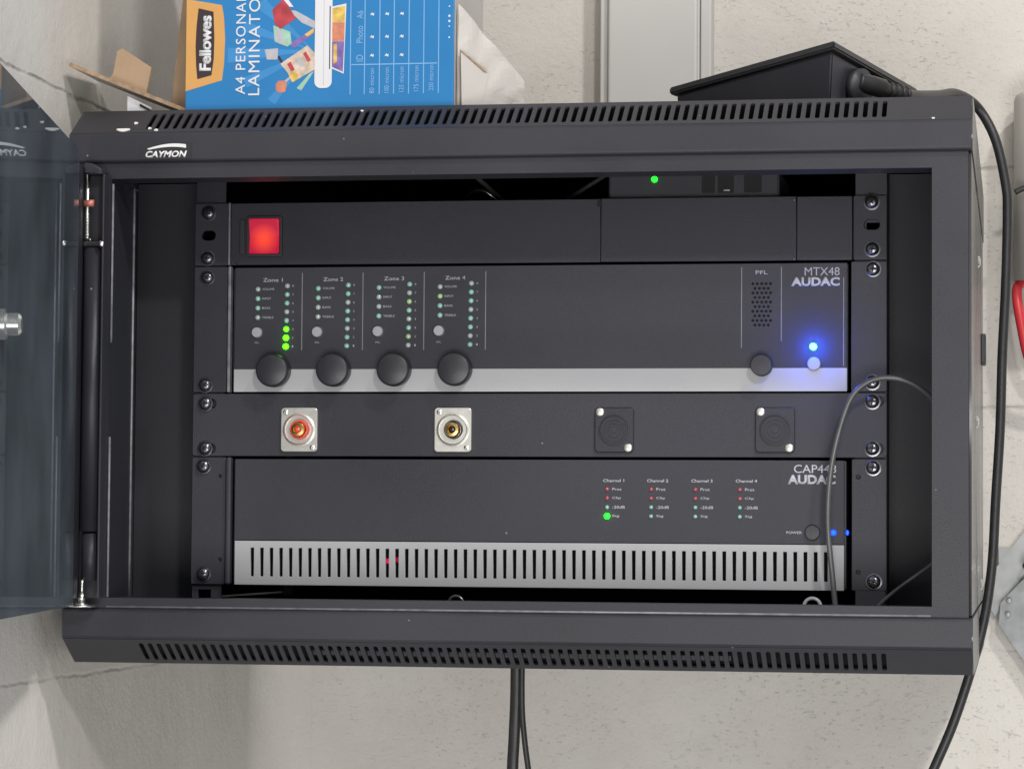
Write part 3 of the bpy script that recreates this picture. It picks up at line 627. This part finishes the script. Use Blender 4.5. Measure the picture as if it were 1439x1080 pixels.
# print on the front face
F0 = BY0
PL = .00018
poly('print_panel', [(.0690, .3878), (.0945, .3949), (.0958, .4060), (.0964, .4232), (.0954, .4380), (.0939, .4464), (.0860, .4480), (.0690, .4510)], F0, ORANGE, car, PL)
poly('print_panel', [(.0772, .3960), (.0871, .3985), (.0886, .4100), (.0888, .4243), (.0880, .4420), (.0775, .4446), (.0762, .4320), (.0757, .4187), (.0762, .4060)], F0-PL, PDARK, car, PL)
text('brand_lettering', 'Fellowes', .0784, .0868, .4015, .4395, F0-2*PL, PWHITE, car, bold=.035, rot=90, spacing=.92)
text('title_lettering', 'A4 PERSONAL', .1040, .1108, .3850, .4500+.0030, F0, PWHITE, car, bold=.0, rot=90, spacing=1.12, th=.0005)
text('title_lettering', 'LAMINATOR', .1130, .1208, .3842, .4590, F0, PWHITE, car, bold=.0, rot=90, spacing=1.12, th=.0005)
bi = 0
for a, b, c in ((-20, 4, .052), (2, 5, .060), (24, 4, .052), (50, 4, .045), (-42, 5, .050)):   # pale beams behind the picture
    ax, az = .158, .414; t0, t1 = math.radians(180+a-b), math.radians(180+a+b)
    bi += 1; poly('print_beam', [(ax, az), (ax+c*math.cos(t1), max(.377, az+c*math.sin(t1))), (ax+c*math.cos(t0), max(.377, az+c*math.sin(t0)))], F0, BLUELT, car, .00005+bi*.00002)
A1 = F0-.00012
for pts, m_, lv in (
  ([(.1293, .4425), (.1367, .4495), (.1410, .4440), (.1458, .4362), (.1350, .4290), (.1310, .4330)], PRED, 1),
  ([(.1367, .4495), (.1390, .4510), (.1440, .4440), (.1412, .4442)], PWHITE, 1),
  ([(.1300, .4317), (.1311, .4205), (.1400, .4170), (.1430, .4190), (.1419, .4271), (.1350, .4300)], PGREEN, 0),
  ([(.1311, .4210), (.1330, .4300), (.1370, .4260), (.1380, .4190)], PGREY, 1),
  ([(.1410, .4416), (.1453, .4416), (.1590, .4340), (.1590, .4290), (.1500, .4330)], PGREY, 0),
  ([(.1420, .4180), (.1435, .4200), (.1583, .4292), (.1583, .4255), (.1450, .4160)], PPURPLE, 0),
  ([(.1520, .4250), (.1583, .4292), (.1583, .4262), (.1540, .4235)], PYEL, 1),
  ([(.1242, .4153), (.1336, .4161), (.1332, .4083), (.1258, .4084)], PGREY, 0),
  ([(.1332, .4100), (.1360, .4055), (.1370, .4070), (.1345, .4110)], PDARK, 0),
  ([(.1353, .4053), (.1540, .4176), (.1592, .4121), (.1592, .4010), (.1438, .3925), (.1405, .3990)], PBEIGE, 1),
  ([(.1400, .4050), (.1425, .4068), (.1455, .4010), (.1430, .4000)], PRED, 2), ([(.1460, .4085), (.1485, .4102), (.1520, .4040), (.1495, .4025)], PGREY, 2),
  ([(.1510, .4120), (.1530, .4134), (.1565, .4075), (.1545, .4060)], PRED, 2), ([(.1410, .3985), (.1460, .4005), (.1490, .3955), (.1440, .3925)], PYEL, 2),
  ([(.1561, .3986), (.1590, .4000), (.1500, .3868), (.1468, .3885)], PGREEN, 0),
  ([(.1340, .3937), (.1385, .3940), (.1400, .3915), (.1390, .3862), (.1350, .3855), (.1322, .3875), (.1322, .3910)], PORANGE2, 1),
  ([(.1385, .3940), (.1420, .3965), (.1426, .3955), (.1395, .3925)], PGREY, 0)):
    poly('print_picture', pts, A1-lv*.00008, m_, car, .00012)
poly('print_picture', [(.1705, .4435), (.1808, .4455), (.1794, .3977), (.1705, .4017)], A1-.0001, PWHITE, car, .00012)
poly('print_picture', [(.1712, .4425), (.1800, .4440), (.1798, .4330), (.1712, .4330)], A1-.0002, PYEL, car, .00012)
poly('print_picture', [(.1712, .4328), (.1798, .4328), (.1796, .4200), (.1712, .4200)], A1-.0002, PORANGE2, car, .00012)
poly('print_picture', [(.1712, .4198), (.1796, .4198), (.1788, .3990), (.1712, .4025)], A1-.0002, PPURPLE, car, .00012)
poly('print_picture', [(.1722, .4180), (.1745, .4185), (.1748, .4060), (.1722, .4045)], A1-.0003, PYEL, car, .00012)
plate('print_picture', [rrect(.1592, .1712, .3882, .4600, .0045, 6)], A1-.00042, .00016, PWHITE, car)
plate('print_picture', [rect(.1653, .1656, .3900, .4590)], A1-.00050, .00008, PGREY, car); plate('print_picture', [rect(.1693, .1700, .4010, .4440)], A1-.00052, .00008, PDARK, car)
for x in (.1839, .1937, .2040, .2139, .2242, .2344, .2446): poly('print_line', rect(x-.0003, x+.0003, .3835, .4600), F0, BLUEPALE, car, .0001)
poly('print_line', rect(.1845, .2435, .4034, .4041), F0, BLUEPALE, car, .00014)
for s, za, zb in (('ID', .4058, .4104), ('Photo', .4184, .4300), ('A6', .4350, .4404)): text('table_lettering', s, .1880, .1925, za, zb, F0, BLUEPALE, car, rot=90)
for i, s in enumerate(('80 micron', '100 micron', '125 micron', '175 micron', '250 micron')):
    x = .1988+.0102*i; text('table_lettering', s, x-.0016, x+.0016, .3840+.0003*i, .4010+.0004*i, F0, BLUEPALE, car, rot=90)
def tick(x, z):
    return [(x-.0016, z-.0008), (x-.0006, z-.0004), (x+.0010, z-.0012), (x+.0013, z+.0010), (x+.0004, z+.0002), (x-.0003, z+.0012)]
for i in range(3):
    for z in (.4099, .4225, .4379): poly('print_tick', tick(.1988+.0102*i, z), F0, PWHITE, car, .00014)
for z, s in ((.4320, .0008), (.4355, .0008), (.4285, .0005), (.4210, .0006), (.4420, .0005), (.4490, .0006)): poly('print_dot', circ(.2518, z, s, 10), F0, PWHITE, car, .00012)

dev = thing('desktop_console', 'black wedge topped plastic console standing on the cabinet with a lead plugged in', 'console')
N_, L_, R_ = Vector((.5057, .100, .4236)), Vector((.3792, .220, .4122)), Vector((.5571, .250, .4124)); B_ = Vector((.440, .345, .4030))
def slab(name, top, th, m, parent):
    k = len(top); v = list(top)+[p-Vector((0, 0, th)) for p in top]
    f = [tuple(range(k)), tuple(range(2*k-1, k-1, -1))]+[(i, i+k, (i+1) % k+k, (i+1) % k) for i in range(k)]
    me = pyd(name, v, f); b = bmesh.new(); b.from_mesh(me); bmesh.ops.recalc_face_normals(b, faces=b.faces)
    bmesh.ops.bevel(b, geom=b.edges[:], offset=.0012, segments=2, affect='EDGES'); b.to_mesh(me); b.free(); return mk(name, me, m, parent)
slab('lid', [N_, R_, B_, L_], .0052, PLASTIC, dev)
cen = (N_+L_+R_+B_)/4
body_top = [p+(cen-p)*.05-Vector((0, 0, .0056)) for p in (N_, R_, B_, L_)]
body_bot = [Vector((p.x, p.y, TOP+.0003))+(Vector((cen.x, cen.y, 0))-Vector((p.x, p.y, 0)))*.13 for p in (N_, R_, B_, L_)]
bdy = pyd('body', body_top+body_bot, [(0, 3, 2, 1), (4, 5, 6, 7)]+[(i, i+4, (i+1) % 4+4, (i+1) % 4) for i in range(4)])
b = bmesh.new(); b.from_mesh(bdy); bmesh.ops.recalc_face_normals(b, faces=b.faces); bmesh.ops.bevel(b, geom=b.edges[:], offset=.002, segments=3, affect='EDGES'); b.to_mesh(bdy); b.free()
mk('body', bdy, FACE2, dev)
skt = mk('power_socket', tube_me([(.5165, .1480, .3990), (.5230, .1440, .3985)], .0125, 24, 0), PLASTIC, dev)
cord = thing('extension_cord', 'thick black cord running from the console over the cabinet side and down the wall', 'cord')
mk('plug', tube_me([(.5190, .1440, .4020), (.5290, .1500, .4000), (.5360, .1560, .3985)], .0068, 18, 6), RUBBER, cord)
mk('strain_relief', tube_me([(.5350, .1550, .3988), (.5440, .1650, .3975), (.5520, .1750, .3970)], .0048, 16, 6), RUBBER, cord)
for i in range(5):
    t = i/4; p0 = Vector((.5365, .1568, .3985)).lerp(Vector((.5505, .1735, .3971)), t); d0 = Vector((.0140, .0167, -.0014)).normalized()*.0010
    mk('relief_rib', tube_me([p0-d0, p0+d0], .0057, 16, 0), RUBBER, cord)
mk('lead', tube_me([(.5510, .1740, .3970), (.5600, .200, .4000), (.5720, .240, .4060), (.5840, .275, .4120), (.5985, .300, .4060), (.6118, .300, .3820), (.6195, .300, .3480), (.6207, .300, .3250), (.6194, .300, .2740), (.6168, .300, .2216), (.6152, .300, .1693), (.6120, .300, .1171), (.6089, .300, .0650), (.6012, .300, .0182), (.5841, .300, -.0391), (.5671, .300, -.0804), (.540, .305, -.140), (.52, .32, -.22)], .0036, 16, 10), RUBBER, cord)

# ------------------------------------------------------------------ under and beside the cabinet
tag(mk('hanging_cable', tube_me([(.2735, .200, .0008), (.2733, .200, -.030), (.2722, .200, -.060), (.2712, .200, -.090), (.270, .205, -.20), (.268, .21, -.30)], .0042, 14, 8, .6), RUBBER),
    'thick flat black cable hanging straight down below the cabinet', 'cable')
tag(mk('hanging_cable', tube_me([(.2785, .1955, .0008), (.2785, .195, -.020), (.2790, .195, -.040), (.2812, .195, -.062), (.2840, .195, -.082), (.290, .195, -.13), (.30, .195, -.30)], .0021, 12, 8), RUBBER),
    'thin black cable bowing away from the thick cable hanging below the cabinet', 'cable')
trk = thing('cable_trunking', 'pale grey plastic cable trunking running up the wall behind the cabinet', 'trunking')
box('trunking_base', .2785, .3630, .574, .602, TOP+.0002, .95, TRUNK, trk, .0012)
box('trunking_lid', .2863, .3620, .566, .5738, TOP+.0006, .95, TRUNK, trk, .0022, 3)
box('side_channel', .3634, .3728, .578, .602, TOP+.0002, .95, TRUNK, trk, .0016, 3)
jb = thing('wall_dispenser', 'off white plastic tube housing with a dark knob fixed to the wall', 'dispenser')
put('housing', tube_me([(0, 0, .300), (0, 0, .4480), (0, 0, .4520), (0, 0, .4540)], [.034, .034, .033, .031], 32, 0), OFFWH, jb, .6590, .566, 0)
put('knob', lathe_me([(.0075, 0), (.0095, -.004), (.0095, -.008), (.006, -.012), (.0005, -.0125)], 20), DARKSTEEL, jb, 0, 0, 0).matrix_local = Matrix.Translation((.6430, .560, .4520)) @ Matrix.Rotation(math.radians(-90), 4, 'X')
tag(mk('short_lead', tube_me([(.6258, .530, .3690), (.634, .530, .3725), (.648, .532, .3745)], .0024, 12, 6), RUBBER), 'stub of black lead poking out in front of the off white housing', 'cable')
tag(mk('hanging_grip', tube_me([(.650, .585, .302), (.636, .575, .300), (.6285, .565, .2960), (.6275, .560, .2850), (.6310, .558, .262), (.637, .560, .235), (.650, .580, .205)], .0042, 14, 8), REDPL), 'curved red plastic grip hanging against the wall beside the cabinet', 'grip')
brk = thing('wall_bracket', 'galvanised steel bracket bolted to the wall beside the cabinet', 'bracket')
quad3('arm', [(.6010, .594, .0370), (.6090, .594, .0240), (.6800, .594, .1240), (.6760, .594, .1500), (.6020, .594, .0540)], -.007, GALV, brk)
quad3('foot', [(.6135, .586, .0350), (.6120, .586, .0180), (.6540, .586, -.0450), (.6800, .586, -.0450), (.6560, .586, .0800), (.6330, .586, .0560)], -.006, GALVD, brk)
box('spacer', .630, .66, .588, .602, .0, .05, GALVD, brk); box('spacer', .612, .66, .5945, .602, .045, .080, GALV, brk)
put('bolt', lathe_me([(.0080, 0), (.0080, -.006), (.0060, -.008), (.0005, -.0082)], 6, False), STEEL, brk, .6390, .5795, .0660)
for x, z in ((.6195, .0255), (.6205, .0370)): put('rivet', lathe_me([(.0022, 0), (.0018, -.0010), (.0004, -.0014)], 14), GALV, brk, x, .5800, z)
tag(put('wall_plug', lathe_me([(.0022, .004), (.0022, -.003), (.001, -.004)], 10), HOLE, None, .5210, .5995, -.0175), 'tiny dark peg stuck in the wall just under the cabinet', 'peg')
